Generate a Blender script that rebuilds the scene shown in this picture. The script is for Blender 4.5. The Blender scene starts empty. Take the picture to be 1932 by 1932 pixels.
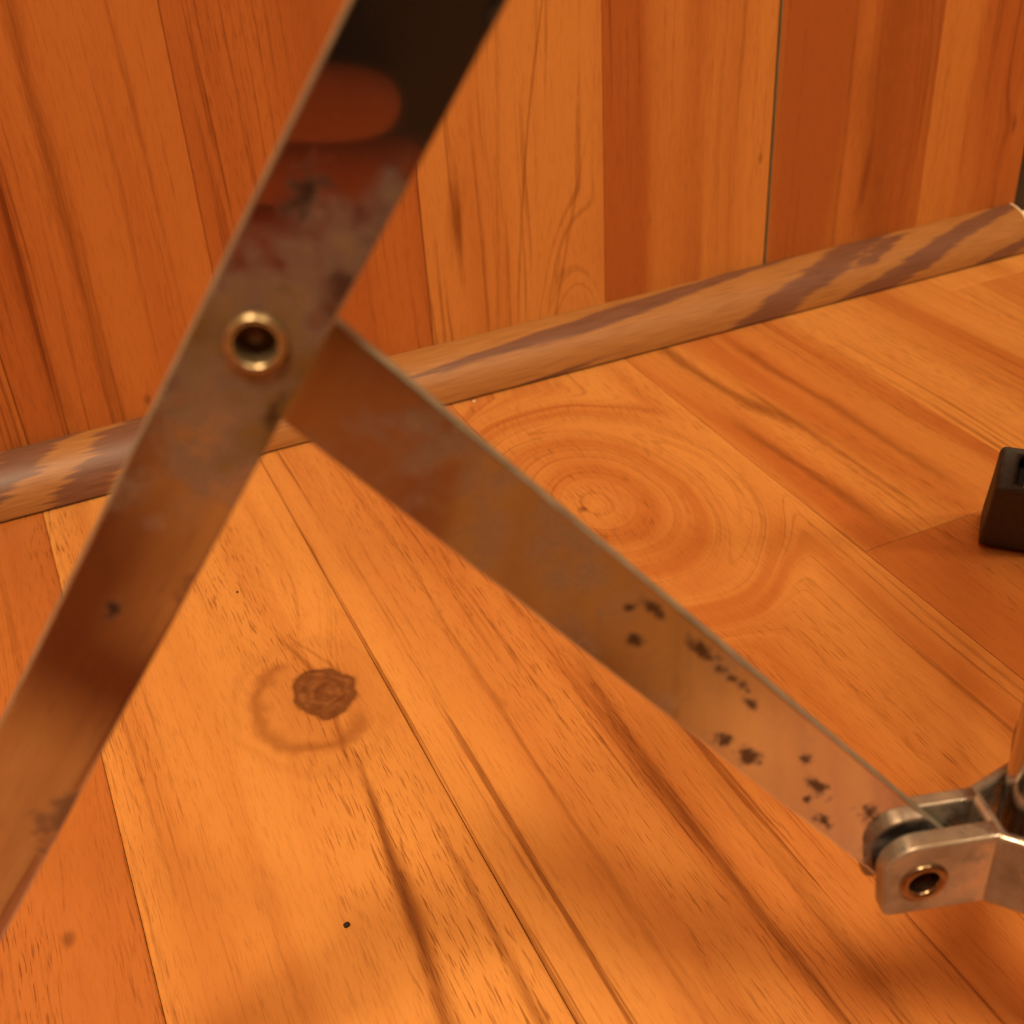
import bpy, bmesh, math, random
from mathutils import Vector, Matrix

# ------------------------------------------------------------------ frame, camera, light
S = 0.285                      # metres per layout unit (one laminate strip is 0.34 units wide)
def V(x, y, z=0.0): return Vector((x*S, y*S, z*S))
SC = bpy.context.scene
COL = SC.collection

cam_d = bpy.data.cameras.new('camera')
cam = bpy.data.objects.new('camera', cam_d); COL.objects.link(cam)
cx = Vector((0.90833645, -0.41474847, -0.05393149))
cy = Vector((0.27205311, 0.48797314, 0.82937888))
cz = Vector((-0.3176665, -0.76802729, 0.5560774))
cam.matrix_world = Matrix(((cx.x, cy.x, cz.x, 0), (cx.y, cy.y, cz.y, 0), (cx.z, cy.z, cz.z, S), (0, 0, 0, 1)))
cam_d.sensor_width = 36; cam_d.lens = 36*2289/1932
cam_d.clip_start = 0.005; cam_d.clip_end = 50
cam_d.dof.use_dof = True; cam_d.dof.focus_distance = 0.36
cam_d.dof.aperture_fstop = cam_d.lens/2.1
SC.camera = cam

W = bpy.data.worlds.new('world'); SC.world = W; W.use_nodes = True
W.node_tree.nodes['Background'].inputs[0].default_value = (1.0, 0.72, 0.45, 1)
W.node_tree.nodes['Background'].inputs[1].default_value = 0.10
W.cycles.sampling_method = 'NONE'

def area(name, loc, aim, size, power, color):
    d = bpy.data.lights.new(name, 'AREA'); d.shape = 'DISK'; d.size = size; d.energy = power; d.color = color
    o = bpy.data.objects.new(name, d); COL.objects.link(o); o.location = loc
    o.rotation_euler = (Vector(aim)-Vector(loc)).to_track_quat('-Z', 'Y').to_euler()
    return o
area('ceiling_lamp', (-0.52, -0.62, 2.3), (0.15, 0.25, 0), 0.42, 51, (1.0, 0.79, 0.50))
area('ceiling_lamp_far', (0.9, -1.5, 2.3), (0.2, 0.3, 0), 0.30, 21, (1.0, 0.79, 0.50))
area('ceiling_fill', (-0.2, -0.6, 2.05), (-0.2, -0.6, 3.0), 0.5, 14, (1.0, 0.79, 0.50))  # unseen fill light, added to brighten the ceiling that the metal mirrors

SC.view_settings.view_transform = 'Standard'; SC.view_settings.look = 'None'
SC.view_settings.gamma = 1; SC.view_settings.use_curve_mapping = False
SC.view_settings.exposure = 0.0

SC.cycles.max_bounces = 5; SC.cycles.diffuse_bounces = 3; SC.cycles.glossy_bounces = 4
SC.cycles.caustics_reflective = False; SC.cycles.caustics_refractive = False

# ------------------------------------------------------------------ helpers
def tag(o, label=None, cat=None, group=None, kind=None):
    if label: o['label'] = label
    if cat: o['category'] = cat
    if group: o['group'] = group
    if kind: o['kind'] = kind
    return o
def mesh_obj(name, bm, mat, parent=None, smooth=False, loc=None):
    me = bpy.data.meshes.new(name); bm.normal_update(); bm.to_mesh(me); bm.free()
    if mat: me.materials.append(mat)
    if smooth:
        for p in me.polygons: p.use_smooth = True
    o = bpy.data.objects.new(name, me); COL.objects.link(o)
    if parent: o.parent = parent
    if loc is not None: o.location = loc
    return o
def empty(name, loc):
    o = bpy.data.objects.new(name, None); COL.objects.link(o); o.location = loc
    o.empty_display_size = 0.02
    return o
def add_box(bm, x0, x1, y0, y1, z0, z1, M=None):
    vs = [bm.verts.new((x, y, z)) for x in (x0, x1) for y in (y0, y1) for z in (z0, z1)]
    if M:
        for v in vs: v.co = M @ v.co
    for f in ((0, 1, 3, 2), (4, 6, 7, 5), (0, 4, 5, 1), (2, 3, 7, 6), (0, 2, 6, 4), (1, 5, 7, 3)):
        bm.faces.new([vs[i] for i in f])
    return vs
def add_prism(bm, outline, y0, y1, M=None, hole=None):
    """outline in (x, z), extruded along y"""
    a = [bm.verts.new((x, y0, z)) for x, z in outline]
    b = [bm.verts.new((x, y1, z)) for x, z in outline]
    n = len(outline)
    if hole:
        ha = [bm.verts.new((x, y0, z)) for x, z in hole]; hb = [bm.verts.new((x, y1, z)) for x, z in hole]
        m = len(hole)
        for i in range(m): bm.faces.new((ha[i], hb[i], hb[(i+1) % m], ha[(i+1) % m]))
        for (o_, h_) in ((a, ha), (b, hb)):
            es = [bm.edges.get((o_[i], o_[(i+1) % n])) or bm.edges.new((o_[i], o_[(i+1) % n])) for i in range(n)]
            es += [bm.edges.get((h_[i], h_[(i+1) % m])) or bm.edges.new((h_[i], h_[(i+1) % m])) for i in range(m)]
            bmesh.ops.triangle_fill(bm, edges=es, use_beauty=True)
        for i in range(n): bm.faces.new((a[i], a[(i+1) % n], b[(i+1) % n], b[i]))
        vs = a+b+ha+hb
    else:
        bm.faces.new(a); bm.faces.new(b[::-1])
        for i in range(n): bm.faces.new((a[i], b[i], b[(i+1) % n], a[(i+1) % n]))
        vs = a+b
    if M:
        for v in vs: v.co = M @ v.co
    bmesh.ops.recalc_face_normals(bm, faces=bm.faces)
    return vs
def add_lathe(bm, prof, seg=48, M=None):
    rings = []
    for r, z in prof:
        if r < 1e-7: rings.append([bm.verts.new((0, 0, z))])
        else: rings.append([bm.verts.new((r*math.cos(2*math.pi*i/seg), r*math.sin(2*math.pi*i/seg), z)) for i in range(seg)])
    for A, B in zip(rings, rings[1:]):
        for i in range(seg):
            j = (i+1) % seg
            if len(A) == 1 and len(B) == 1: continue
            if len(A) == 1: bm.faces.new((A[0], B[i], B[j]))
            elif len(B) == 1: bm.faces.new((A[i], B[0], A[j]))
            else: bm.faces.new((A[i], B[i], B[j], A[j]))
    if M:
        for R_ in rings:
            for v in R_: v.co = M @ v.co
    bmesh.ops.recalc_face_normals(bm, faces=bm.faces)
def bevel(o, w, seg=2, ang=35):
    m = o.modifiers.new('bevel', 'BEVEL'); m.width = w; m.segments = seg
    m.limit_method = 'ANGLE'; m.angle_limit = math.radians(ang); m.harden_normals = False
    return m

# ------------------------------------------------------------------ node shorthand
class NT:
    def __init__(s, name):
        s.mat = bpy.data.materials.new(name); s.mat.use_nodes = True
        s.t = s.mat.node_tree; s.t.nodes.clear()
        s.out = s.t.nodes.new('ShaderNodeOutputMaterial')
        s.b = s.t.nodes.new('ShaderNodeBsdfPrincipled')
        s.t.links.new(s.b.outputs[0], s.out.inputs[0])
    def n(s, kind): return s.t.nodes.new(kind)
    def put(s, sock, v):
        if isinstance(v, bpy.types.NodeSocket): s.t.links.new(v, sock)
        elif isinstance(v, (tuple, list)) and sock.type == 'RGBA' and len(v) == 3: sock.default_value = (*v, 1)
        else: sock.default_value = v
    def m(s, op, a, b=None, c=None, clamp=False):
        q = s.n('ShaderNodeMath'); q.operation = op; q.use_clamp = clamp
        s.put(q.inputs[0], a)
        if b is not None: s.put(q.inputs[1], b)
        if c is not None: s.put(q.inputs[2], c)
        return q.outputs[0]
    def add(s, a, b): return s.m('ADD', a, b)
    def sub(s, a, b): return s.m('SUBTRACT', a, b)
    def mul(s, a, b): return s.m('MULTIPLY', a, b)
    def ma(s, a, b, c): return s.m('MULTIPLY_ADD', a, b, c)
    def step(s, v, lo, hi, o0=0.0, o1=1.0):
        q = s.n('ShaderNodeMapRange'); q.interpolation_type = 'SMOOTHSTEP'
        for i, x in enumerate((v, lo, hi, o0, o1)): s.put(q.inputs[i], x)
        return q.outputs[0]
    def gauss(s, x):                       # exp(-x^2)
        return s.m('POWER', 2.718281828, s.mul(s.mul(x, x), -1.0))
    def xyz(s, x, y, z=0.0):
        q = s.n('ShaderNodeCombineXYZ'); s.put(q.inputs[0], x); s.put(q.inputs[1], y); s.put(q.inputs[2], z)
        return q.outputs[0]
    def noise(s, vec, scale=1.0, detail=2.0, rough=0.5, dist=0.0):
        q = s.n('ShaderNodeTexNoise'); q.noise_dimensions = '3D'
        s.put(q.inputs['Vector'], vec); q.inputs['Scale'].default_value = scale
        q.inputs['Detail'].default_value = detail; q.inputs['Roughness'].default_value = rough
        q.inputs['Distortion'].default_value = dist
        return q.outputs[0]
    def ramp(s, fac, stops):
        q = s.n('ShaderNodeValToRGB'); e = q.color_ramp.elements
        while len(e) < len(stops): e.new(0.5)
        for el, (p, c) in zip(e, stops): el.position = p; el.color = (*c, 1)
        s.put(q.inputs[0], fac); return q.outputs[0]
    def mix(s, fac, a, b, mode='MIX'):
        q = s.n('ShaderNodeMix'); q.data_type = 'RGBA'; q.blend_type = mode
        s.put(q.inputs[0], fac); s.put(q.inputs[6], a); s.put(q.inputs[7], b)
        return q.outputs[2]
    def coords(s):
        q = s.n('ShaderNodeTexCoord'); x = s.n('ShaderNodeSeparateXYZ')
        s.t.links.new(q.outputs['Object'], x.inputs[0])
        return q.outputs['Object'], x.outputs[0], x.outputs[1], x.outputs[2]

# ------------------------------------------------------------------ wood laminate
C_LIGHT = (0.68, 0.300, 0.074); C_MID = (0.55, 0.205, 0.044); C_RED = (0.43, 0.118, 0.024); C_DARK = (0.25, 0.066, 0.014)
def lerp(a, b, t): return tuple(x+(y-x)*t for x, y in zip(a, b))
def wood(name, seed, lo, hi, tone=(0.30, 0.70), lines=0.32, pores=0.30, band=11.0, shift=(0.0, 0.0), rings=(), knots=(), streaks=(), edge=None, wob=0.05, rough=0.38, big=0.45):
    """lo/hi: albedo of the dark and the light grain; coordinates are strip units: u across, v along.
    rings: (u, v, a, b, radius) contour ovals; knots: (u, v, ru, rv, strength); streaks: (u0, v0, v1, width, strength, slope, curve)"""
    N = NT(name)
    _, x, y, _ = N.coords()
    u = N.mul(x, 1/S); v = N.mul(y, 1/S)
    so = seed*7.31
    w1 = N.noise(N.xyz(N.mul(u, 1.6), N.mul(v, 0.75), so), 1.0, 2.0)
    Fu = N.ma(N.sub(w1, 0.5), wob*2, u)
    c = N.mul(Fu, band)
    along = N.mul(v, 0.32)
    for (ku, kv, rb) in [(k[0], k[1], k[3]) for k in knots if k[4] > 0.5]:
        # grain bows around a knot
        du = N.sub(u, ku); dv = N.mul(N.sub(v, kv), 1/(rb*3.2))
        g = N.gauss(N.add(N.mul(du, 1/(rb*2.2)), 0.0)); g2 = N.gauss(dv)
        c = N.ma(N.mul(N.mul(g, g2), N.m('SIGN', du)), band*rb*1.1, c)
    for (ku, kv, a, b, rad) in rings:
        du = N.mul(N.sub(u, ku), 1/a); dv = N.mul(N.sub(v, kv), 1/b)
        nz = N.noise(N.xyz(N.mul(u, 4.0), N.mul(v, 2.2), so+3), 1.0, 2.0)
        d = N.m('SQRT', N.add(N.mul(du, du), N.mul(dv, dv)))
        d = N.ma(N.sub(nz, 0.5), 0.55, d)
        wgt = N.step(d, rad*0.65, rad*1.25, 1.0, 0.0)
        c = N.add(N.mul(c, N.sub(1.0, wgt)), N.mul(N.mul(d, 2.4), wgt))
        along = N.mul(along, N.ma(wgt, -0.55, 1.0))
    vec = N.xyz(c, along, so)
    T = N.noise(vec, 1.0, 3.0, 0.58)
    bign = N.noise(N.xyz(N.mul(u, 4.5), N.mul(v, 0.8), so+11), 1.0, 2.0)
    T2 = N.ma(N.sub(bign, 0.5), big, T)
    if shift != (0.0, 0.0): T2 = N.add(T2, N.ma(u, shift[1], shift[0]))
    f = N.step(T2, tone[0], tone[1])
    col = N.ramp(f, [(0.0, lo), (0.45, lerp(lo, hi, 0.5)), (1.0, hi)])
    # thin dark growth lines
    L = N.noise(N.xyz(N.mul(c, 11.0), N.mul(v, 1.3), so+5), 1.0, 3.0, 0.6)
    Lm = N.step(L, 0.54, 0.68)
    msk = N.step(N.noise(N.xyz(N.mul(u, 7.0), N.mul(v, 0.6), so+17), 1.0, 1.0), 0.38, 0.62)
    Lf = N.mul(N.mul(Lm, lines), N.ma(msk, 0.75, 0.25))
    # short pore dashes
    P = N.noise(N.xyz(N.ma(Fu, 430.0, N.mul(c, 3.0)), N.mul(v, 25.0), so+9), 1.0, 2.0, 0.55)
    Pm = N.step(P, 0.56, 0.66)
    pmk = N.step(N.noise(N.xyz(N.mul(c, 0.8), N.mul(v, 0.7), so+23), 1.0, 2.0), 0.42, 0.60)
    Pf = N.mul(N.mul(Pm, pores), N.ma(pmk, 0.85, 0.15))
    fine = N.noise(N.xyz(N.mul(u, 330.0), N.mul(v, 34.0), so), 1.0, 3.0, 0.65)
    dark = N.m('MULTIPLY', N.sub(1.0, Lf), N.sub(1.0, Pf))
    dark = N.mul(dark, N.ma(N.sub(fine, 0.5), 0.60, 1.0))
    for (u0, v0, v1, wd, st, sl, cv) in streaks:
        vm = (v0+v1)/2
        dv = N.sub(v, vm)
        nz = N.noise(N.xyz(N.mul(v, 3.5), u0*31.0, so+29), 1.0, 2.0)
        uc = N.add(N.ma(dv, sl, u0), N.add(N.mul(N.mul(dv, dv), cv), N.mul(N.sub(nz, 0.5), wd*2.2)))
        wv = N.mul(N.noise(N.xyz(N.mul(v, 6.0), u0*57.0, so+31), 1.0, 2.0), wd*2.0)
        g = N.gauss(N.m('DIVIDE', N.sub(u, uc), wv))
        ends = N.mul(N.step(v, v0-0.06, v0+0.10), N.step(v, v1-0.10, v1+0.06, 1.0, 0.0))
        dark = N.mul(dark, N.ma(N.mul(g, ends), -st, 1.0))
    if edge:                               # lighter or darker margin along one side
        dark = N.mul(dark, N.ma(N.step(u, edge[0], edge[1]), edge[2], 1.0))
    tint = N.m('POWER', N.m('MAXIMUM', dark, 0.02), 1.0)
    colr = N.mix(1.0, col, N.ramp(dark, [(0.0, (0.05, 0.012, 0.004)), (0.5, (0.46, 0.36, 0.30)), (1.0, (1, 1, 1))]), 'MULTIPLY')
    for (ku, kv, ru, rv, st) in knots:
        nz = N.noise(N.xyz(N.mul(u, 26.0), N.mul(v, 26.0), so+41), 1.0, 2.0)
        du = N.mul(N.sub(u, ku), 1/ru); dv = N.mul(N.sub(v, kv), 1/rv)
        d = N.ma(N.sub(nz, 0.5), 0.6, N.m('SQRT', N.add(N.mul(du, du), N.mul(dv, dv))))
        core = N.step(d, 0.82, 1.05, 1.0, 0.0)
        if ru < 0.02:                      # pin knot: just a soft dark fleck
            colr = N.mix(N.mul(N.step(d, 0.2, 1.3, 1.0, 0.0), st*0.8), colr, (0.13, 0.036, 0.010))
            continue
        d2 = N.ma(N.sub(nz, 0.5), 0.8, N.m('SQRT', N.add(N.mul(N.add(du, 0.55), N.add(du, 0.55)), N.mul(N.add(dv, 0.25), N.add(dv, 0.25)))))
        rim = N.gauss(N.mul(N.sub(d, 0.95), 9.0))
        ring = N.gauss(N.mul(N.sub(d, 0.58), 10.0)); ring2 = N.gauss(N.mul(N.sub(d, 0.28), 10.0))
        halo = N.step(d, 1.0, 2.8, 0.55, 0.0)
        moon = N.mul(N.gauss(N.mul(N.sub(d2, 1.75), 3.6)), N.step(N.add(du, N.mul(dv, 0.6)), -0.3, 0.5, 1.0, 0.0))
        moon2 = N.gauss(N.mul(N.sub(d2, 2.55), 5.0))
        colr = N.mix(N.mul(N.mul(halo, st), 0.40), colr, (0.33, 0.10, 0.02))
        colr = N.mix(N.mul(N.m('MAXIMUM', N.mul(moon, 0.60), N.mul(moon2, 0.14)), st), colr, (0.27, 0.080, 0.016))
        kc = N.ramp(N.noise(N.xyz(N.mul(u, 60.0), N.mul(v, 60.0), so), 1.0, 2.0), [(0.35, (0.17, 0.056, 0.014)), (0.7, (0.30, 0.115, 0.034))])
        colr = N.mix(N.mul(core, st), colr, kc)
        lw = N.m('MAXIMUM', rim, N.mul(N.m('MAXIMUM', ring, ring2), 0.5))
        colr = N.mix(N.mul(N.mul(lw, st), 0.75), colr, (0.10, 0.027, 0.007))
    N.put(N.b.inputs['Base Color'], colr)
    N.put(N.b.inputs['Roughness'], N.ma(N.sub(fine, 0.5), 0.10, rough))
    N.b.inputs['Specular IOR Level'].default_value = 0.45
    bp = N.n('ShaderNodeBump'); bp.inputs['Strength'].default_value = 0.10; bp.inputs['Distance'].default_value = 0.0004
    N.put(bp.inputs['Height'], dark); N.t.links.new(bp.outputs[0], N.b.inputs['Normal'])
    return N.mat

def flat(name, col, rough=0.6, metallic=0.0, var=0.12, scale=60.0, spec=0.4):
    N = NT(name); o, x, y, z = N.coords()
    f = N.noise(o, scale, 3.0)
    N.put(N.b.inputs['Base Color'], N.ramp(f, [(0.3, tuple(c*(1-var) for c in col)), (0.7, tuple(min(1, c*(1+var)) for c in col))]))
    N.put(N.b.inputs['Roughness'], rough); N.put(N.b.inputs['Metallic'], metallic)
    N.b.inputs['Specular IOR Level'].default_value = spec
    return N.mat

# ------------------------------------------------------------------ room shell
YW = 1.807; XW0, XW1 = -5.0, 1.914
m_sub = flat('subfloor_dark', (0.05, 0.022, 0.008), 0.8)
m_paint = flat('painted_wall', (0.34, 0.23, 0.13), 0.7, scale=6.0)
m_ceil = flat('ceiling_paint', (0.78, 0.72, 0.62), 0.8, scale=6.0)
TH = 0.028                                     # laminate thickness
def struct(name, x0, x1, y0, y1, z0, z1, mat):
    bm = bmesh.new(); add_box(bm, x0*S, x1*S, y0*S, y1*S, z0*S, z1*S)
    return tag(mesh_obj(name, bm, mat), kind='structure')
FX0, FX1, FY0, FY1 = -5.0, 6.0, -8.0, 2.6
floor = struct('floor', FX0, FX1, FY0, FY1, -0.2, -TH, m_sub)
ceiling = struct('ceiling', FX0, FX1, FY0, FY1, 8.4, 8.5, m_ceil)
wall_left = struct('wall_left', FX0-0.1, FX0, FY0, FY1, -0.2, 8.5, m_paint)
wall_right = struct('wall_right', FX1, FX1+0.1, FY0, FY1, -0.2, 8.5, m_paint)
wall_front = struct('wall_front', FX0, FX1, FY0-0.1, FY0, -0.2, 8.5, m_paint)
wall_back = struct('wall_back', XW0, XW1, YW+TH, FY1, -TH, 8.4, m_sub)
m_jamb = flat('dark_recess_wood', (0.12, 0.035, 0.010), 0.5)
trim_dark = struct('trim_2', XW1+0.03, FX1, YW+0.42, FY1, -TH, 8.4, m_jamb)

def plank(name, parent, mat, u0, u1, v0, v1, wall=False, gl=0.0004, gr=0.0004, ge=0.0004, bv=0.0014, core=None):
    """one strip of laminate: own origin at its lower left corner, chamfered face edges"""
    a0, a1 = gl, (u1-u0)-gr; b0, b1 = ge, (v1-v0)-ge; t = TH
    bm = bmesh.new()
    lo = [(a0, b0), (a1, b0), (a1, b1), (a0, b1)]
    hi = [(a0+bv, b0+bv), (a1-bv, b0+bv), (a1-bv, b1-bv), (a0+bv, b1-bv)]
    P = [[bm.verts.new((x*S, y*S, z*S)) for x, y in q] for q, z in ((lo, -t), (lo, -bv*0.8), (hi, 0))]
    bm.faces.new(P[0][::-1]); bm.faces.new(P[2])
    for A, B in zip(P, P[1:]):
        for i in range(4): bm.faces.new((A[i], A[(i+1) % 4], B[(i+1) % 4], B[i]))
    o = mesh_obj(name, bm, mat)
    if core:                               # chipped arris shows the pale core board
        o.data.materials.append(core)
        for p in o.data.polygons:
            if p.normal.x < -0.3: p.material_index = 1
    o.parent = parent
    if wall:
        o.location = V(u0, YW, v0); o.rotation_euler = (math.pi/2, 0, 0)
    else:
        o.location = V(u0, v0, 0)
    return o

L_, M_, R_, D_ = C_LIGHT, C_MID, C_RED, C_DARK
mixc = lerp
# floor strips: u0, u1, v0, v1, left gap, right gap, material  (knot/streak v is measured from v0, u from u0)
T_ = 0.0003; SEAM = 0.0005
FV0, FV1 = -3.6, YW
def fl(i, **k): return wood('laminate_floor_%d' % i, **k)
off = -FV0
floor_planks = [
 (-2.103, -1.763, FV0, FV1, T_, SEAM, fl(1, seed=1, lo=R_, hi=M_)),
 (-1.763, -1.423, FV0, FV1, SEAM, T_, fl(2, seed=2, lo=M_, hi=L_)),
 (-1.423, -1.083, FV0, FV1, T_, SEAM, fl(3, seed=3, lo=R_, hi=M_)),
 (-1.083, -0.743, FV0, FV1, SEAM, T_, fl(4, seed=4, lo=R_, hi=M_)),
 (-0.743, -0.403, FV0, FV1, T_, SEAM, fl(5, seed=5, lo=M_, hi=L_)),
 (-0.403, -0.063, FV0, FV1, SEAM, T_, fl(6, seed=6, lo=mixc(R_, D_, .2), hi=mixc(R_, M_, .55), pores=0.42,
    knots=[(0.270, 0.902+off, 0.008, 0.012, 0.75)])),
 (-0.063, 0.277, FV0, FV1, T_, SEAM, fl(7, seed=7, lo=M_, hi=mixc(L_, (0.8, 0.36, 0.085), .2), tone=(0.24, 0.66), pores=0.40, lines=0.22, wob=0.03,
    knots=[(0.2675, 1.133+off, 0.037, 0.047, 1.0)],
    streaks=[(0.255, 0.72+off, 1.00+off, 0.005, 0.60, 0.09, 0.0), (0.238, 0.50+off, 0.86+off, 0.011, 0.45, 0.14, 0.0), (0.258, 1.165+off, 1.25+off, 0.0035, 0.75, -0.22, 0), (0.283, 1.165+off, 1.225+off, 0.003, 0.7, -0.42, 0), (0.261, 1.02+off, 1.10+off, 0.0045, 0.8, 0.10, 0), (0.312, 0.35+off, 0.90+off, 0.005, 0.35, 0.0, 0)])),
 (0.277, 0.617, FV0, FV1, SEAM, T_, fl(8, seed=8, lo=mixc(R_, M_, .15), hi=mixc(L_, (0.8, 0.36, 0.085), .1), tone=(0.14, 0.80), lines=0.46, pores=0.30, shift=(0.20, -1.20), wob=0.012, band=9, big=0.25,
    streaks=[(0.215, 0.40+off, 1.05+off, 0.008, 0.36, 0.02, 0.10), (0.27, 0.35+off, 0.95+off, 0.010, 0.22, 0.03, 0.05), (0.105, 0.3+off, 1.2+off, 0.005, 0.18, 0.0, 0.0)])),
 (0.617, 0.957, FV0, FV1, T_, SEAM, fl(9, seed=9, lo=mixc(R_, M_, .35), hi=mixc(M_, L_, .7), tone=(0.28, 0.70), lines=0.34, pores=0.30, wob=0.04,
    rings=[(0.075, 1.337+off, 0.085, 0.12, 2.6)], knots=[(0.050, 1.337+off, 0.008, 0.010, 0.9)])),
 (0.957, 1.297, 1.0565, FV1, SEAM, T_, fl(10, seed=10, lo=mixc(R_, M_, .1), hi=mixc(M_, L_, .45), tone=(0.28, 0.72), lines=0.4, band=14,
    streaks=[(0.085, 0.32, 0.76, 0.014, 0.45, -0.10, 0.5), (0.055, 0.02, 0.40, 0.012, 0.35, -0.06, 0), (0.21, 0.05, 0.65, 0.010, 0.28, -0.04, 0), (0.13, 0.02, 0.5, 0.006, .28, -.03, 0)])),
 (0.957, 1.297, FV0, 1.0565, SEAM, T_, fl(11, seed=11, lo=mixc(R_, D_, .1), hi=mixc(R_, M_, .5), tone=(0.25, 0.75), lines=0.35)),
 (1.297, 1.637, FV0, FV1, T_, SEAM, fl(12, seed=12, lo=mixc(R_, M_, .3), hi=mixc(M_, L_, .6), tone=(0.26, 0.66), lines=0.42, band=13, shift=(0.14, -0.8))),
 (1.637, 1.977, 1.668, FV1, SEAM, T_, fl(13, seed=13, lo=M_, hi=L_)),
 (1.637, 1.977, FV0, 1.668, SEAM, T_, fl(14, seed=14, lo=mixc(R_, M_, .2), hi=mixc(M_, L_, .4), shift=(0.15, -0.9))),
 (1.977, 2.317, FV0, FV1, T_, SEAM, fl(15, seed=15, lo=R_, hi=M_)),
 (2.317, 2.657, FV0, FV1, SEAM, T_, fl(16, seed=16, lo=R_, hi=L_)),
]
for (u0, u1, v0, v1, gl, gr, m) in floor_planks:
    plank('plank', floor, m, u0, u1, v0, v1, False, gl, gr)
# plain laminate further out, never in the photograph's frame
m_plain = wood('laminate_floor_far', seed=30, lo=R_, hi=M_)
plank('plank', floor, m_plain, 2.657, FX1, FV0, FV1)
plank('plank', floor, m_plain, FX0, -2.103, FV0, FV1)
plank('plank', floor, m_plain, FX0, FX1, FY0, FV0)

m_core = flat('pale_core_board', (0.19, 0.135, 0.060), 0.7)
W_RED = mixc(R_, D_, 0.25)
def wl(i, **k):
    k.setdefault('pores', 0.14); return wood('laminate_wall_%d' % i, **k)
WT = 3.4
wall_planks = [
 (-1.055, -0.735, T_, SEAM, wl(1, seed=51, lo=R_, hi=M_)),
 (-0.735, -0.395, SEAM, T_, wl(2, seed=52, lo=R_, hi=M_)),
 (-0.395, -0.055, T_, SEAM, wl(3, seed=53, lo=mixc(R_, D_, .3), hi=mixc(R_, M_, .5), lines=0.35)),
 (-0.055, 0.276, SEAM, T_, wl(4, seed=54, lo=mixc(R_, D_, .25), hi=mixc(M_, R_, .55), tone=(0.28, 0.68), lines=0.42, band=10, shift=(-0.06, 0.35),
    streaks=[(0.14, 0.05, 0.9, 0.012, 0.25, 0.0, 0), (0.06, 0.05, 0.6, 0.015, 0.22, 0.0, 0)], knots=[(0.19, 0.105, 0.007, 0.012, 0.8)])),
 (0.276, 0.622, T_, SEAM, wl(5, seed=55, lo=mixc(R_, D_, .35), hi=mixc(R_, M_, .25), tone=(0.30, 0.72), lines=0.40, pores=0.24, shift=(-0.05, 0.5))),
 (0.622, 0.958, SEAM, T_, wl(6, seed=56, lo=mixc(R_, M_, .5), hi=mixc(M_, L_, .35), tone=(0.28, 0.66), lines=0.30, band=7.5, wob=0.09,
    rings=[(0.275, -0.16, 0.075, 0.30, 1.3)],
    streaks=[(0.064, 0.20, 0.37, 0.006, 0.55, 0.02, 0), (0.048, 0.22, 0.33, 0.009, 0.28, 0.05, 0), (0.195, 0.05, 0.75, 0.0025, 0.30, 0.15, 0.12), (0.255, 0.0, 0.36, 0.003, 0.26, 0.22, 0.1), (0.14, 0.0, 0.75, 0.004, 0.16, 0.06, 0.0), (0.02, 0.02, 0.25, 0.003, 0.35, 0.0, 0)])),
 (0.958, 1.300, T_, 0.0022, wl(7, seed=57, lo=mixc(R_, D_, .25), hi=mixc(M_, L_, .25), tone=(0.30, 0.72), lines=0.34, band=10, big=0.2, shift=(-0.27, 1.45),
    knots=[(0.318, 0.285, 0.006, 0.012, 0.6)])),
 (1.300, 1.660, 0.0022, T_, wl(8, seed=58, lo=mixc(R_, D_, .35), hi=mixc(M_, R_, .3), tone=(0.34, 0.72), lines=0.28, band=9, shift=(-0.02, -0.15), wob=0.07,
    streaks=[(0.215, 0.14, 0.26, 0.010, 0.5, 0.12, 0), (0.235, 0.05, 0.6, 0.05, 0.16, 0.0, 0)])),
 (1.660, 1.914, T_, T_, wl(9, seed=59, lo=mixc(R_, D_, .15), hi=mixc(M_, R_, .05), tone=(0.30, 0.70), lines=0.28, band=9, shift=(0.12, -0.8),
    knots=[(0.215, 0.245, 0.007, 0.020, 0.8)])),
]
for (u0, u1, gl, gr, m) in wall_planks:
    plank('plank', wall_back, m, u0, u1, 0.002, WT, True, gl, gr, bv=0.0017 if u0 == 1.300 else 0.0016, core=m_core if u0 == 1.300 else None)
m_wplain = wood('laminate_wall_far', seed=31, lo=R_, hi=M_)
plank('plank', wall_back, m_wplain, XW0, -1.055, 0.002, WT, True)
plank('plank', wall_back, m_wplain, XW0, XW1, WT, 8.4, True)

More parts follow.
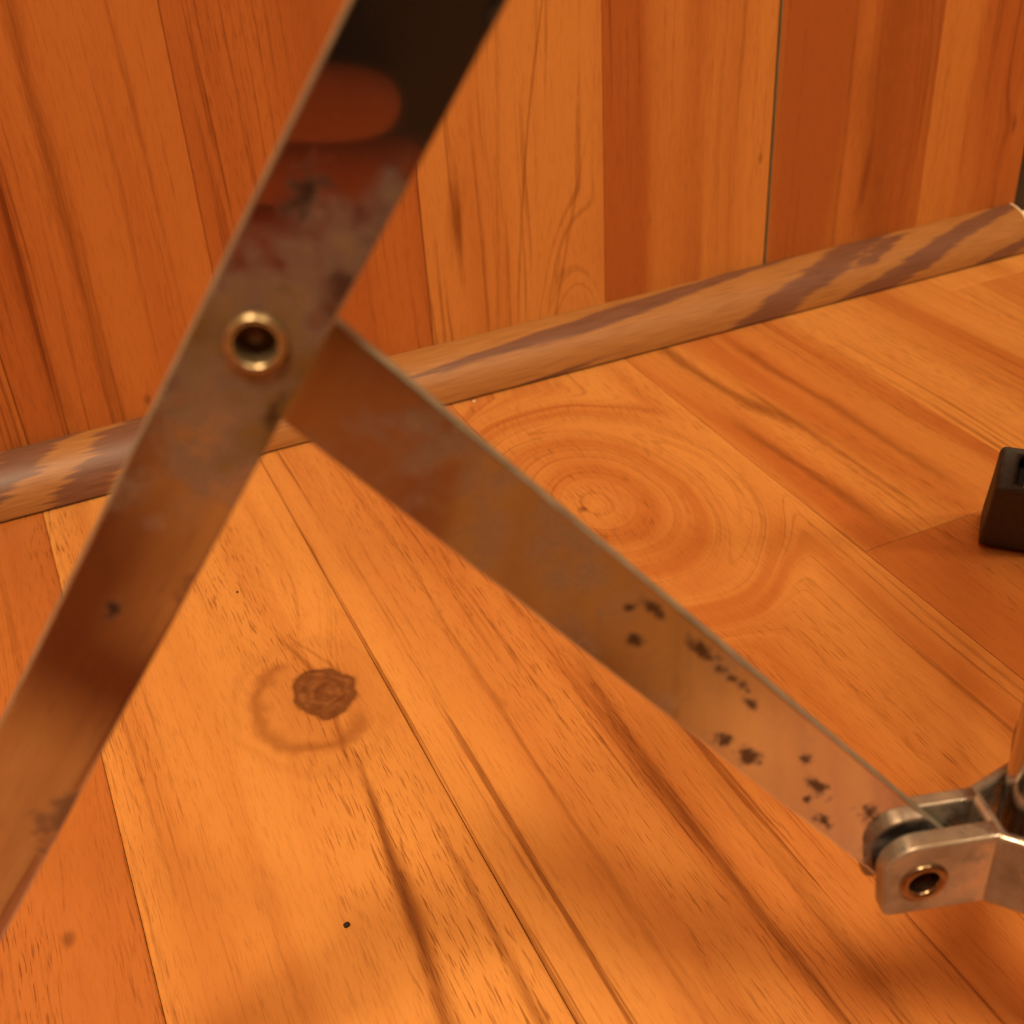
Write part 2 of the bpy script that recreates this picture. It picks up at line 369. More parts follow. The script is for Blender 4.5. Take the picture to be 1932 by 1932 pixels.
# quarter-round oak trim
def oak():
    N = NT('oak_quarter_round'); o, x, y, z = N.coords()
    u = N.mul(x, 1/S); a = N.m('ARCTAN2', z, N.mul(y, -1.0))       # angle around the profile
    hgt = N.mul(a, 0.075)
    t = N.mul(a, 2/math.pi)
    rag = N.noise(N.xyz(N.mul(u, 7.0), N.mul(hgt, 160.0), 1.0), 1.0, 4.0, 0.62)
    slow = N.noise(N.xyz(N.mul(u, 3.0), N.mul(hgt, 24.0), 6.0), 1.0, 2.0)
    pm = 0.0
    for (u0, sl, wd, t0, t1) in ((-0.60, 0.3, 0.06, -1, 2), (-0.20, 0.16, 0.050, -1, 2), (-0.01, 0.13, 0.050, -1, 2), (0.30, 1.0, 0.10, 0.5, 1.2), (0.02, 1.25, 0.11, 0.50, 0.93), (0.78, 1.4, 0.05, -1, 0.10),
                                 (1.235, 0.30, 0.075, -1, 2), (1.37, 0.26, 0.035, 0.45, 0.9), (1.49, 0.40, 0.065, -1, 2), (1.80, 0.5, 0.06, -1, 2)):
        dd = N.sub(N.ma(t, -sl, u), u0)
        dd = N.add(dd, N.add(N.mul(N.sub(rag, 0.5), 0.12), N.mul(N.sub(slow, 0.5), 0.12)))
        q = N.step(N.m('ABSOLUTE', dd), wd*0.75, wd*1.15, 1.0, 0.0)
        if t0 > -1 or t1 < 2:
            tr_ = N.ma(N.sub(rag, 0.5), 0.35, t)
            q = N.mul(q, N.mul(N.step(tr_, t0-0.05, t0+0.05), N.step(tr_, t1-0.05, t1+0.05, 1.0, 0.0)))
        pm = N.m('MAXIMUM', q, pm)
    fib = N.noise(N.xyz(N.mul(u, 14.0), N.mul(hgt, 420.0), 2.0), 1.0, 3.0)
    base = N.ramp(fib, [(0.3, (0.27, 0.105, 0.026)), (0.7, (0.42, 0.185, 0.052))])
    dk = N.ramp(fib, [(0.3, (0.11, 0.040, 0.022)), (0.7, (0.19, 0.078, 0.045))])
    N.put(N.b.inputs['Base Color'], N.mix(N.mul(pm, 0.92), base, dk))
    N.put(N.b.inputs['Roughness'], N.ma(fib, 0.15, 0.40)); N.b.inputs['Specular IOR Level'].default_value = 0.5
    return N.mat
m_oak = oak(); m_cut = flat('raw_cut_wood', (0.80, 0.60, 0.38), 0.6)
bm = bmesh.new()
prof = [(0, 0)]+[(-0.076*math.cos(t), 0.076*math.sin(t)) for t in [i*math.pi/2/14 for i in range(15)]]
TX0, TX1 = -5.0, 1.900
va = [bm.verts.new((TX0*S, y*S, z*S)) for y, z in prof]; vb = [bm.verts.new((TX1*S, y*S, z*S)) for y, z in prof]
for i in range(len(prof)): bm.faces.new((va[i], va[(i+1) % len(prof)], vb[(i+1) % len(prof)], vb[i]))
bm.faces.new(va[::-1]); bm.faces.new(vb); bmesh.ops.recalc_face_normals(bm, faces=bm.faces)
trim = tag(mesh_obj('baseboard_back', bm, m_oak, smooth=True, loc=V(0, YW-0.0005, 0.0045)), kind='structure')
es = trim.modifiers.new('split', 'EDGE_SPLIT'); es.split_angle = math.radians(40)
bm = bmesh.new()
prof2 = [(y*0.99, z*1.0) for y, z in prof]
va = [bm.verts.new((TX1*S, y*S, z*S)) for y, z in prof2]; vb = [bm.verts.new(((TX1+0.005)*S, y*S, z*S)) for y, z in prof2]
for i in range(len(prof2)): bm.faces.new((va[i], va[(i+1) % len(prof2)], vb[(i+1) % len(prof2)], vb[i]))
bm.faces.new(va[::-1]); bm.faces.new(vb); bmesh.ops.recalc_face_normals(bm, faces=bm.faces)
mesh_obj('cut_end', bm, m_cut, parent=trim)

# ------------------------------------------------------------------ tripod stand
AX = Vector((0.5234, 0.3731, 0.0)); RAD = 0.9692; HT = 1.4492
U1 = Vector((-0.96072629, 0.27749774, 0.0)); N1 = Vector((0.27749774, 0.96072629, 0.0))
PIN_S, PIN_Z = 0.0903, 0.3459; TR = 0.534
WLEG, WBR = 0.0532, 0.0542

def steel(name, marks=(), rust=0.5, rust_at=None, rough=0.10, dust=0.35, base=(0.46, 0.40, 0.35), film_lo=(0.085, 0.040, 0.014), film_hi=(0.19, 0.105, 0.042), seed=0.0, spots=0.5, painted_reflection=None):
    """worn plate: mirror-like metal under dust and rust; marks: (along, across, ra, rc) dark spots; rust_at: (along, half length) where it is dull"""
    N = NT(name); o, x, y, z = N.coords()
    a = N.mul(x, 1/S); c = N.mul(z, 1/S)
    p = N.xyz(N.add(a, seed), N.mul(y, 1/S), c)
    n4 = N.noise(p, 170.0, 3.0, 0.6)
    n1 = N.noise(p, 16.0, 5.0, 0.62); n2 = N.noise(p, 55.0, 4.0, 0.6); n3 = N.noise(p, 9.0, 2.0)
    wear = N.ma(N.sub(n1, 0.5), 1.0, N.mul(N.sub(n2, 0.5), 0.5))
    cover = dust
    for r_ in (rust_at or ()):
        g = N.gauss(N.mul(N.sub(a, r_[0]), 1/r_[1]))
        cover = N.ma(g, r_[2], cover)
    fac = N.step(N.add(wear, cover), 0.42, 0.80)                # how much dull film lies on the metal
    film = N.ramp(n2, [(0.30, film_lo), (0.70, film_hi)])
    sp = N.mul(N.step(N.ma(N.sub(n2, 0.5), 0.5, n3), 0.66, 0.74), spots)
    for (ma_, mc_, ra, rc) in marks:
        da = N.mul(N.sub(a, ma_), 1/ra); dc = N.mul(N.sub(c, mc_), 1/rc)
        d = N.add(N.m('SQRT', N.add(N.mul(da, da), N.mul(dc, dc))), N.add(N.mul(N.sub(n4, 0.5), 3.2), N.mul(N.sub(n2, 0.5), 2.2)))
        sp = N.m('MAXIMUM', sp, N.step(d, 0.25, 1.25, 0.9, 0.0))
    if painted_reflection: base = N.mix(N.step(a, painted_reflection[0], painted_reflection[1]), base, painted_reflection[2])  # paler base further along: a bright reflection painted into the metal colour
    col = N.mix(fac, base, film); col = N.mix(sp, col, (0.055, 0.026, 0.009))
    dull = N.m('MAXIMUM', fac, sp)
    N.put(N.b.inputs['Base Color'], col)
    N.put(N.b.inputs['Metallic'], N.ma(fac, -0.62, N.ma(sp, -0.25, 0.98)))
    N.b.inputs['Specular IOR Level'].default_value = 0.22
    N.put(N.b.inputs['Roughness'], N.ma(fac, 0.30, N.ma(sp, 0.05, rough)))
    bp = N.n('ShaderNodeBump'); bp.inputs['Strength'].default_value = 0.12; bp.inputs['Distance'].default_value = 0.0003
    N.put(bp.inputs['Height'], dull); N.t.links.new(bp.outputs[0], N.b.inputs['Normal'])
    return N.mat
m_leg = steel('leg_worn_plating', rough=0.05, rust_at=[(0.905, 0.085, 0.52), (1.02, 0.06, 0.14)], dust=0.17, film_lo=(0.14, 0.070, 0.020), film_hi=(0.27, 0.155, 0.052), marks=[(0.515, 0.006, 0.010, 0.006), (0.52, -0.012, 0.004, 0.004), (1.000, 0.008, 0.012, 0.007), (0.77, 0.002, 0.006, 0.005), (0.90, -0.022, 0.010, 0.004)])
m_leg2 = steel('leg_worn_plating_rear', dust=0.15, seed=4.0)
m_brace = steel('brace_worn_plating', rough=0.07, rust_at=[(0.18, 0.18, 0.22), (0.60, 0.09, 0.30)], dust=0.30, film_lo=(0.16, 0.085, 0.028), film_hi=(0.28, 0.165, 0.070), base=(0.36, 0.32, 0.27), painted_reflection=(0.29, 0.40, (0.60, 0.55, 0.53)), seed=9.0, spots=0.35,  # pale far end of the brace stands in for a mirrored bright object
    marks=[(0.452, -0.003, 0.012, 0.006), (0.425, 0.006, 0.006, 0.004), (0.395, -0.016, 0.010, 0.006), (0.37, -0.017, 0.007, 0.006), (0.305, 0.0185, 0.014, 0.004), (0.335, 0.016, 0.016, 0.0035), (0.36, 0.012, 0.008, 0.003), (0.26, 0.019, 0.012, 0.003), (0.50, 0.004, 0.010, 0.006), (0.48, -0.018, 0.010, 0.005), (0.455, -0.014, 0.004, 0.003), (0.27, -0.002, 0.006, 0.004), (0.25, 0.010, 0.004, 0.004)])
m_cast = steel('bracket_worn_nickel', dust=0.58, seed=15.0, rough=0.14, spots=0.5, base=(0.55, 0.49, 0.41), film_lo=(0.16, 0.090, 0.050), film_hi=(0.36, 0.26, 0.18))
m_edge = flat('grey_reflection_edge', (0.30, 0.26, 0.19), 0.45, 0.3, var=0.2, scale=300)  # grey edge colour stands in for the ceiling mirrored in the metal
m_brass = flat('brassed_rivet', (0.46, 0.34, 0.19), 0.33, 0.9, var=0.25, scale=900)
m_pin = flat('dull_rivet_core', (0.20, 0.12, 0.07), 0.5, 0.5, var=0.3, scale=1200)
m_rivet = steel('bracket_rivet', dust=0.35, seed=21.0, rough=0.2, base=(0.30, 0.19, 0.11), film_lo=(0.07, 0.03, 0.012), film_hi=(0.13, 0.06, 0.026))
m_tube = steel('tube_chrome', dust=0.0, seed=30.0, rough=0.08, spots=0.1)
m_rubber = flat('black_rubber', (0.030, 0.021, 0.016), 0.62, var=0.35, scale=500, spec=0.35)

stand = tag(empty('tripod_stand', V(AX.x, AX.y, 0)), 'folding tripod stand of flat worn metal legs, standing on the wood floor', 'stand')
def frame(u, n, origin):           # local x = u, y = n (away from camera), z up
    M = Matrix.Identity(4)
    for i, a in enumerate((u, n, Vector((0, 0, 1)))):
        for j in range(3): M[j][i] = a[j]
    M.translation = origin*S-V(AX.x, AX.y, 0)
    return M
def strip_outline(l0, l1, w, rnd0=True, rnd1=True, k=8):
    r = w/2; pts = []
    if rnd0: pts += [(l0+r-r*math.sin(t), -r*math.cos(t)) for t in [i*math.pi/k for i in range(k+1)]]
    else: pts += [(l0, -r), (l0, r)]
    if rnd1: pts += [(l1-r+r*math.sin(t), r*math.cos(t)) for t in [i*math.pi/k for i in range(k+1)]]
    else: pts += [(l1, r), (l1, -r)]
    return [(x*S, z*S) for x, z in pts]
def circle(cx_, cz_, r, k=24): return [((cx_+r*math.cos(2*math.pi*i/k))*S, (cz_+r*math.sin(2*math.pi*i/k))*S) for i in range(k)]

def place(o, xdir, ndir, origin):   # object axes: x along the strip, y = plate normal, z across
    zd = xdir.cross(ndir)
    M = Matrix.Identity(4)
    for i, a in enumerate((xdir, ndir, zd)):
        for j in range(3): M[j][i] = a[j]
    M.translation = origin*S-V(AX.x, AX.y, 0)
    o.matrix_local = M
BRF, BRB = 0.0, 0.0100; LGF, LGB = -0.0110, -0.0008   # plate faces along the normal
foot1 = AX+U1*RAD; top1 = AX+U1*0.0+Vector((0, 0, HT)); riv1 = foot1+(top1-foot1)*TR
pin1 = AX+U1*PIN_S+Vector((0, 0, PIN_Z))
LD = (top1-foot1); LLEN = LD.length; RIV_L = LLEN*TR
BLEN = (pin1-riv1).length

def rim(o):
    o.data.materials.append(m_edge)
    for p in o.data.polygons:
        if abs(p.normal.y) < 0.5: p.material_index = 1
# master meshes, made in each strip's own axes
bm = bmesh.new(); add_prism(bm, strip_outline(0.03, LLEN-0.04, WLEG, False, True), LGF*S, LGB*S, hole=circle(RIV_L, 0, 0.0096, 32))
leg_me = mesh_obj('leg', bm, m_leg); bevel(leg_me, 0.0004, 2); rim(leg_me)
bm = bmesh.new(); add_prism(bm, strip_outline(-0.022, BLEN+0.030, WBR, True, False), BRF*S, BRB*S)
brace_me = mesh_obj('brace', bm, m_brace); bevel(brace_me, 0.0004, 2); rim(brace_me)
# hollow rivet
def rivet_mesh(name, r, ri, h, dp, mat, core):
    """rolled eyelet rim, hollow bore of depth dp, small core at its bottom; axis -y"""
    Rx = Matrix.Rotation(math.pi/2, 4, 'X')
    bm = bmesh.new()
    pr = [(r, 0)]+[((r+ri)/2+(r-ri)/2*math.cos(t), h*math.sin(t)) for t in [i*math.pi/10 for i in range(1, 10)]]+[(ri, 0), (ri*0.94, -dp*0.5), (ri*0.86, -dp)]
    add_lathe(bm, [(a*S, b*S) for a, b in pr], 40, Rx)
    o = mesh_obj(name, bm, mat, smooth=True)
    bm = bmesh.new()
    add_lathe(bm, [(ri*0.86*S, -dp*S), (ri*0.60*S, -dp*0.95*S), (ri*0.45*S, -dp*0.78*S), (ri*0.2*S, -dp*0.70*S), (0, -dp*0.68*S)], 24, Rx)
    c = mesh_obj('rivet_core', bm, core, parent=o, smooth=True)
    return o
legs = []
for k, (ang, RK) in enumerate(((0, RAD), (120, RAD), (240.1, 0.885))):
    Rz = Matrix.Rotation(math.radians(ang), 3, 'Z')
    u = Rz @ U1; n = Rz @ N1
    ft = AX+u*RK; tp = AX+Vector((0, 0, HT)); rv = ft+(tp-ft)*TR; pn = AX+u*PIN_S+Vector((0, 0, PIN_Z))
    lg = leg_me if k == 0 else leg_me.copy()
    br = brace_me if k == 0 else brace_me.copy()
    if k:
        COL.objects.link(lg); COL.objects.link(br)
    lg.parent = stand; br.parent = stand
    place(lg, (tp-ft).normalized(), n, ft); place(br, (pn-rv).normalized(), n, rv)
    legs.append((lg, br, u, n))
# rivet through leg and brace (a part of each leg)
for k, (lg, br, u, n) in enumerate(legs):
    rvt = rivet_mesh('rivet', 0.0142, 0.0092, 0.0040, 0.0095, m_brass, m_pin)
    rc = rvt.children[0]
    rvt.parent = lg; rvt.location = (RIV_L*S, (LGF-0.0002)*S, 0)
    rc.parent = lg; rc.location = (RIV_L*S, (LGF-0.0002)*S, 0)
    tag(rvt, 'brassy hollow rivet joining leg and brace') if k == 0 else None

# rubber boots on the legs
def boot(up):
    bm = bmesh.new()
    L1 = 0.192
    secs = [(-0.12, 0.038, 0.048), (0.015, 0.037, 0.047), (0.120, 0.034, 0.044), (L1-0.012, 0.033, 0.043), (L1, 0.031, 0.041)]
    rings = []
    for x, w, t in secs: rings.append([bm.verts.new((x*S, sy*t*S, sz*w*S)) for sy, sz in ((-1, -1), (1, -1), (1, 1), (-1, 1))])
    for A, B in zip(rings, rings[1:]):
        for i in range(4): bm.faces.new((A[i], A[(i+1) % 4], B[(i+1) % 4], B[i]))
    bm.faces.new(rings[0][::-1])
    w1, t1 = 0.0200, 0.012                                  # socket: rim and recess
    ring2 = [bm.verts.new((L1*S, (sy*t1-0.006)*S, sz*w1*S)) for sy, sz in ((-1, -1), (1, -1), (1, 1), (-1, 1))]
    ring3 = [bm.verts.new(((L1-0.03)*S, (sy*t1-0.006)*S, sz*w1*S)) for sy, sz in ((-1, -1), (1, -1), (1, 1), (-1, 1))]
    for A, B in ((rings[-1], ring2), (ring2, ring3)):
        for i in range(4): bm.faces.new((A[i], A[(i+1) % 4], B[(i+1) % 4], B[i]))
    bm.faces.new(ring3)
    # flat tread: cut level with the floor
    r = bmesh.ops.bisect_plane(bm, geom=bm.verts[:]+bm.edges[:]+bm.faces[:], plane_co=up*(0.003*S), plane_no=up, clear_inner=True)
    es = [e for e in r['geom_cut'] if isinstance(e, bmesh.types.BMEdge)]
    bmesh.ops.contextual_create(bm, geom=es)
    bmesh.ops.recalc_face_normals(bm, faces=bm.faces)
    return bm
xd = LD.normalized(); zd_ = xd.cross(N1)
bt = mesh_obj('rubber_foot', boot(Vector((xd.z, 0, zd_.z)).normalized()), m_rubber); bevel(bt, 0.0016, 3, 25)
for k, (lg, br, u, n) in enumerate(legs):
    b = bt if k == 0 else bt.copy()
    if k: COL.objects.link(b)
    b.parent = lg; b.location = (0, 0, 0)
    tag(b, 'black rubber foot boot on the leg end')

# collar with three clevises round the tube
def collar_ring(shrink):
    pts = []
    for k in range(3):
        Rz = Matrix.Rotation(math.radians(120*k), 3, 'Z'); u = Rz @ U1; n = Rz @ N1
        for off_ in (0.0255, -0.0185):
            p = u*0.046+n*off_
            pts.append(p*(1-shrink/p.length))
    return pts
bm = bmesh.new()
Ro, Ri = collar_ring(0.0), collar_ring(0.0098)
R4 = [[bm.verts.new((p.x*S, p.y*S, z*S)) for p in R_] for R_, z in ((Ro, 0.3115), (Ro, 0.3765), (Ri, 0.3765), (Ri, 0.3115))]
for A, B in zip(R4, R4[1:]+R4[:1]):
    for i in range(6): bm.faces.new((A[i], A[(i+1) % 6], B[(i+1) % 6], B[i]))
bmesh.ops.recalc_face_normals(bm, faces=bm.faces)
collar = mesh_obj('collar', bm, m_cast, parent=stand, smooth=True); bevel(collar, 0.0013, 4, 30)
wn = collar.modifiers.new('weighted', 'WEIGHTED_NORMAL'); wn.keep_sharp = True
def ear_outline():
    s0, s1, z0, z1, r = 0.040, 0.1190, 0.3115, 0.3765, 0.024
    p = [(s0, z0), (s0, z1)]
    p += [(s1-r+r*math.sin(t), z1-r+r*math.cos(t)) for t in [i*math.pi/2/8 for i in range(9)]]
    p += [(s1-0.004, z0+0.003), (s1-0.008, z0)]
    return [(x*S, z*S) for x, z in p]
ears = []
for fr, bk in ((-0.0185, -0.0040), (0.0145, 0.0255)):
    bm = bmesh.new(); add_prism(bm, ear_outline(), fr*S, bk*S, hole=circle(PIN_S, PIN_Z-0.003, 0.0108, 32))
    e = mesh_obj('clevis_ear', bm, m_cast); bevel(e, 0.0014, 4, 30)
    for p in e.data.polygons: p.use_smooth = True
    wn = e.modifiers.new('weighted', 'WEIGHTED_NORMAL'); wn.keep_sharp = True
    ears.append(e)
pinr = []
for k, (lg, br, u, n) in enumerate(legs):
    for j, e in enumerate(ears):
        o = e if k == 0 else e.copy()
        if k: COL.objects.link(o)
        o.parent = collar; o.matrix_local = frame(u, n, AX)
    # the clevis pin: recessed rivet head on the near ear and shank
    o = rivet_mesh('clevis_rivet', 0.0165, 0.0102, 0.0026, 0.0110, m_rivet, m_pin)
    rc = o.children[0]; rc.parent = collar
    Mf = frame(u, n, AX)
    o.parent = collar
    o.matrix_local = Mf @ Matrix.Translation((PIN_S*S*1.0, -0.0186*S, PIN_Z*S-0.003*S))
    rc.matrix_local = Mf @ Matrix.Translation((PIN_S*S*1.0, -0.0186*S, PIN_Z*S-0.003*S))
    bm = bmesh.new(); add_lathe(bm, [(0, -0.0070*S), (0.0095*S, -0.0070*S), (0.0095*S, -0.0045*S), (0.006*S, -0.0040*S), (0.006*S, 0.0135*S), (0.0100*S, 0.0150*S), (0.0100*S, 0.0265*S), (0, 0.0265*S)], 20, Matrix.Rotation(-math.pi/2, 4, 'X'))
    sh = mesh_obj('clevis_pin', bm, m_rivet, parent=collar, smooth=True)
    sh.matrix_local = Mf @ Matrix.Translation((PIN_S*S, 0, PIN_Z*S-0.003*S))
# central tube and upper hub
bm = bmesh.new()
add_lathe(bm, [(0, 0.316*S), (0.029*S, 0.316*S), (0.030*S, 0.320*S), (0.030*S, 2.4*S), (0.026*S, 2.4*S), (0.026*S, 2.3*S), (0, 2.3*S)], 48)
tube = mesh_obj('center_tube', bm, m_tube, parent=stand, smooth=True)
es = tube.modifiers.new('split', 'EDGE_SPLIT'); es.split_angle = math.radians(40)
bm = bmesh.new()
add_lathe(bm, [(0.0305*S, 1.38*S), (0.052*S, 1.38*S), (0.056*S, 1.385*S), (0.056*S, 1.50*S), (0.050*S, 1.52*S), (0.0305*S, 1.52*S), (0.0305*S, 1.38*S)], 48)
hub = mesh_obj('upper_hub', bm, m_cast, parent=stand, smooth=True)
es = hub.modifiers.new('split', 'EDGE_SPLIT'); es.split_angle = math.radians(40)

# ------------------------------------------------------------------ small things
def crumb(name, x, y, z, r, mat, label, seed, cat='crumb'):
    rnd = random.Random(seed); bm = bmesh.new()
    bmesh.ops.create_icosphere(bm, subdivisions=2, radius=r*S)
    for v in bm.verts: v.co = Vector((v.co.x*1.15, v.co.y, v.co.z*0.7))*(0.85+0.3*rnd.random())
    lo_ = min(v.co.z for v in bm.verts)
    for v in bm.verts: v.co.z -= lo_
    return tag(mesh_obj(name, bm, mat, loc=V(x, y, z)), label, cat)
m_crumb = flat('dark_crumb', (0.03, 0.015, 0.008), 0.8); m_white = flat('white_speck', (0.85, 0.78, 0.66), 0.7)
crumb('crumb', 0.1215, 0.7912, 0.0, 0.0030, m_crumb, 'tiny dark round crumb on the light floor strip near the bottom edge', 1)
crumb('crumb', 0.157, 1.3849, 0.0, 0.0016, m_crumb, 'minute dark crumb on the light floor strip between the leg and the big knot', 2)
crumb('crumb', 0.655, 1.722, 0.0, 0.0022, m_white, 'minute white crumb on the floor against the oak quarter round', 3)

# ------------------------------------------------------------------ the photographer, crouching behind the lens (seen only in the metal)
F3 = Vector((0.3176665, 0.76802729, -0.5560774)); R3 = Vector((0.90833645, -0.41474847, -0.05393149)); D3 = -Vector((0.27205311, 0.48797314, 0.82937888))
def cp(r, d, f=0.0): return Vector((0, 0, S)) + R3*(r*S) + D3*(d*S) + F3*(f*S)      # right, down, forward of the lens
m_skin = flat('skin', (0.62, 0.30, 0.22), 0.5, var=0.08, scale=90)
m_cloth = flat('dark_cloth', (0.016, 0.013, 0.014), 0.9, var=0.3, scale=120, spec=0.1)
m_denim = flat('dark_trousers', (0.014, 0.014, 0.018), 0.9, var=0.3, scale=150, spec=0.1)
m_hair = flat('dark_hair', (0.02, 0.012, 0.008), 0.6, var=0.3, scale=300)
m_phone = flat('phone_black', (0.012, 0.012, 0.013), 0.3, var=0.1)
m_glass = flat('phone_lens', (0.02, 0.02, 0.03), 0.05, var=0.1)
bm = bmesh.new(); add_box(bm, -0.13*S, 0.19*S, -0.52*S, 0.045*S, -0.030*S, 0)
ph = mesh_obj('phone', bm, m_phone); bevel(ph, 0.003, 3)
ph.matrix_world = Matrix(((R3.x, -D3.x, F3.x, 0), (R3.y, -D3.y, F3.y, 0), (R3.z, -D3.z, F3.z, 0), (0, 0, 0, 1)))
ph.location = cp(0, 0, -0.036)
tag(ph, 'black phone held upright by the crouching person', 'phone')
bm = bmesh.new(); add_lathe(bm, [(0.018*S, -0.002*S), (0.018*S, 0.004*S), (0.014*S, 0.004*S), (0.012*S, 0.001*S), (0, 0.001*S)], 24)
ln = mesh_obj('camera_lens', bm, m_glass, parent=ph)

def skinned(name, chains, mat, parent=None, sub=2, root=None):
    """chains: lists of (point, radius); shared points are merged so the surface is continuous"""
    vs, rad, ed, idx = [], [], [], {}
    for ch in chains:
        prev = None
        for p, r in ch:
            k = tuple(round(c, 4) for c in p)
            if k not in idx: idx[k] = len(vs); vs.append(Vector(p)); rad.append(r)
            i = idx[k]
            if prev is not None and (prev, i) not in ed: ed.append((prev, i))
            prev = i
    me = bpy.data.meshes.new(name); me.from_pydata(vs, ed, []); me.materials.append(mat)
    o = bpy.data.objects.new(name, me); COL.objects.link(o)
    if parent: o.parent = parent
    sk = o.modifiers.new('skin', 'SKIN'); sk.use_smooth_shade = True
    for i, d in enumerate(me.skin_vertices[0].data):
        d.radius = (rad[i], rad[i]); d.use_root = (i == 0)
    sb = o.modifiers.new('sub', 'SUBSURF'); sb.levels = sub; sb.render_levels = sub
    return o
P_ = lambda x, y, z: (x, y, z)
pel = P_(-0.08, -0.62, 0.17); wai = P_(-0.09, -0.60, 0.36); che = P_(-0.10, -0.50, 0.60); nec = P_(-0.10, -0.42, 0.74); hd0 = P_(-0.10, -0.385, 0.80); hd1 = P_(-0.10, -0.36, 0.90)
hand_w = cp(-0.42, 0.62, -0.25); palm = cp(-0.24, 0.46, -0.14)
shL = P_(-0.28, -0.46, 0.68); elL = P_(-0.30, -0.33, 0.42)
shR = P_(0.08, -0.46, 0.68); elR = P_(0.16, -0.36, 0.44); wrR = P_(0.13, -0.22, 0.27); hnR = P_(0.10, -0.15, 0.235)
kneeL = P_(-0.24, -0.27, 0.07); ankL = P_(-0.22, -0.66, 0.06); toeL = P_(-0.22, -0.78, 0.03)
kneeR = P_(0.06, -0.25, 0.07); ankR = P_(0.04, -0.66, 0.06); toeR = P_(0.04, -0.78, 0.03)
hipL = P_(-0.19, -0.56, 0.15); hipR = P_(0.02, -0.56, 0.15)
def fingers(base_pts, tip_pts, r):
    out = []
    for b, t in zip(base_pts, tip_pts):
        b, t = Vector(b), Vector(t); m1 = b.lerp(t, 0.4)+F3*0.004; m2 = b.lerp(t, 0.75)+F3*0.003
        out.append([(palm, 0.016), (b, r*1.1), (m1, r*1.05), (m2, r), (t, r*0.82)])
    return out
fb = [cp(-0.17, 0.30+0.092*i, 0.010) for i in range(4)]
ft_ = [cp(x, 0.345+0.094*i, 0.030) for i, x in enumerate((0.095, 0.125, 0.095, 0.03))]
fing = fingers(fb, ft_, 0.0108)
thumb = [[(palm, 0.016), (cp(-0.22, 0.36, -0.10), 0.012), (cp(-0.16, 0.26, -0.085), 0.011), (cp(-0.11, 0.19, -0.075), 0.009)]]
rf = []
for i in range(4):
    b = Vector(hnR)+Vector((0.012-0.012*i, 0.03, 0.012-0.008*i)); rf.append([(hnR, 0.016), (tuple(b), 0.0095), (tuple(b+Vector((-0.012, 0.022, -0.012))), 0.009), (tuple(b+Vector((-0.026, 0.020, -0.026))), 0.008)])
rt = [[(hnR, 0.016), (tuple(Vector(hnR)+Vector((-0.028, 0.012, 0.012))), 0.011), (tuple(Vector(hnR)+Vector((-0.040, 0.032, 0.006))), 0.009)]]
head1 = P_(-0.10, -0.375, 0.875)
body_chains = [[(pel, 0.085), (wai, 0.08), (che, 0.085), (nec, 0.046), (hd0, 0.058), (head1, 0.080), (P_(-0.10, -0.385, 0.935), 0.058)],
    [(che, 0.085), (shL, 0.040), (elL, 0.034), (tuple(hand_w), 0.025), (tuple(palm), 0.016)],
    [(che, 0.085), (shR, 0.040), (elR, 0.034), (wrR, 0.025), (hnR, 0.016)],
    [(pel, 0.085), (hipL, 0.065), (kneeL, 0.044), (ankL, 0.034), (toeL, 0.028)],
    [(pel, 0.085), (hipR, 0.065), (kneeR, 0.044), (ankR, 0.034), (toeR, 0.028)]]
fing = [[(tuple(p), r) for p, r in ch] for ch in fing+thumb]
person = skinned('person', body_chains+fing+rf+rt, m_skin)
tag(person, 'person in dark clothes kneeling behind the lens and holding a phone', 'person')
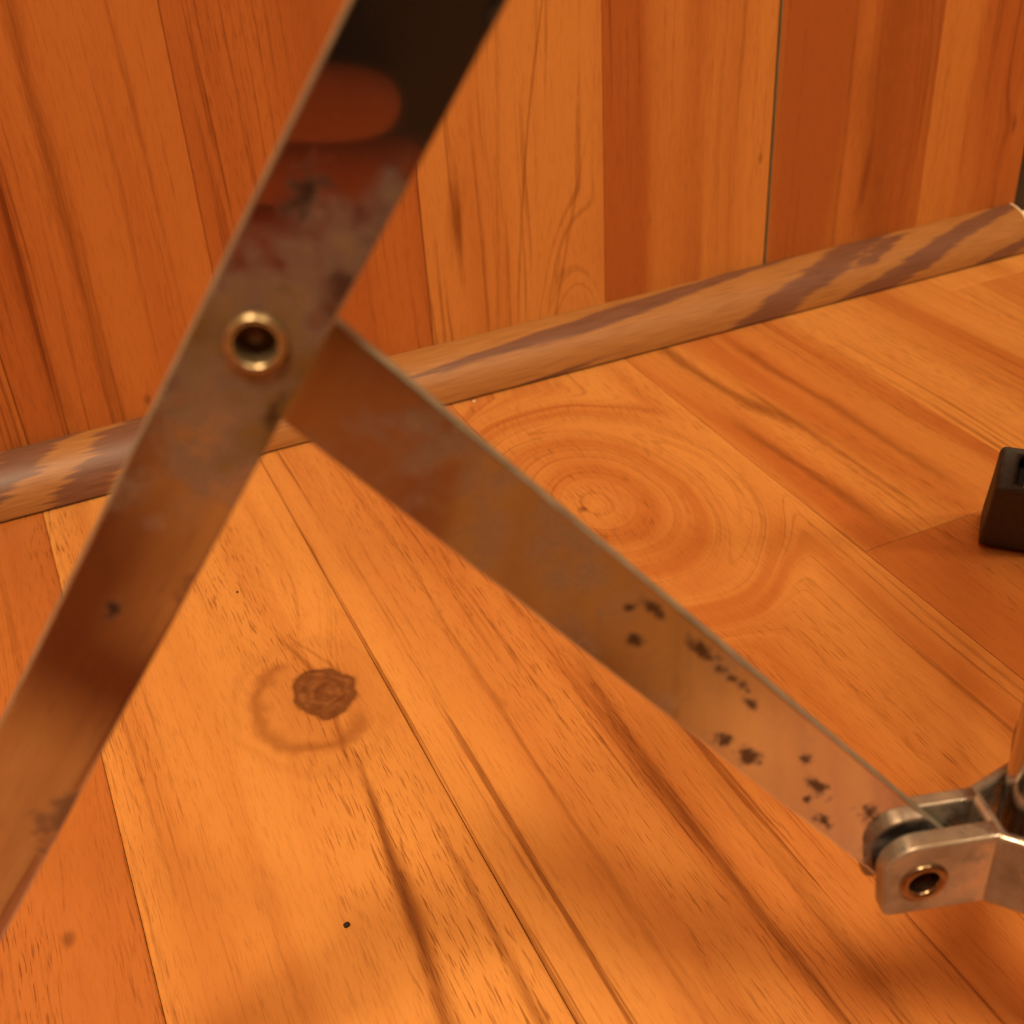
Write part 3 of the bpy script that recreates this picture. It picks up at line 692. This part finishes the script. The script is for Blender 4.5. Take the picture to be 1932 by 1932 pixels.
skinned('jumper', [[(P_(-0.09, -0.61, 0.27), 0.135), (wai, 0.135), (che, 0.160), (P_(-0.10, -0.435, 0.715), 0.066)], [(che, 0.160), (shL, 0.078), (elL, 0.056), (tuple(Vector(elL).lerp(hand_w, 0.9)), 0.040)],
    [(che, 0.160), (shR, 0.078), (elR, 0.056), (tuple(Vector(elR).lerp(Vector(wrR), 0.9)), 0.040)]], m_cloth, person)
skinned('trousers', [[(P_(-0.09, -0.61, 0.31), 0.125), (pel, 0.145), (hipL, 0.110), (kneeL, 0.070), (tuple(Vector(kneeL).lerp(Vector(ankL), 0.93)), 0.055)],
    [(pel, 0.145), (hipR, 0.110), (kneeR, 0.070), (tuple(Vector(kneeR).lerp(Vector(ankR), 0.93)), 0.055)]], m_denim, person)
skinned('hair', [[(P_(-0.10, -0.412, 0.835), 0.070), (P_(-0.10, -0.408, 0.905), 0.084), (P_(-0.10, -0.385, 0.965), 0.060)]], m_hair, person)
m_eye = flat('eye_dark', (0.05, 0.03, 0.02), 0.2); m_lip = flat('lip', (0.42, 0.14, 0.11), 0.5)
for sx in (-1, 1):
    bm = bmesh.new(); bmesh.ops.create_uvsphere(bm, u_segments=12, v_segments=8, radius=0.010, matrix=Matrix.Translation((-0.10+sx*0.029, -0.310, 0.885)))
    mesh_obj('eye', bm, m_eye, person)
    bm = bmesh.new(); bmesh.ops.create_uvsphere(bm, u_segments=12, v_segments=8, radius=0.026, matrix=Matrix.Translation((-0.10+sx*0.078, -0.385, 0.865)) @ Matrix.Diagonal((0.35, 0.7, 1.1, 1)))
    mesh_obj('ear', bm, m_skin, person, smooth=True)
bm = bmesh.new(); bmesh.ops.create_cone(bm, segments=12, radius1=0.015, radius2=0.006, depth=0.042, cap_ends=True, matrix=Matrix.Translation((-0.10, -0.302, 0.862)))
mesh_obj('nose', bm, m_skin, person, smooth=True)
bm = bmesh.new(); bmesh.ops.create_uvsphere(bm, u_segments=12, v_segments=8, radius=0.022, matrix=Matrix.Translation((-0.10, -0.322, 0.826)) @ Matrix.Diagonal((1, 0.45, 0.32, 1)))
mesh_obj('mouth', bm, m_lip, person, smooth=True)

# white filler at the wall end
bm = bmesh.new(); add_box(bm, 1.922*S, 1.96*S, 1.77*S, 1.80*S, 0.0, 0.062*S)
wf = mesh_obj('trim_3', bm, m_white); bevel(wf, 0.001, 2); tag(wf, kind='structure')
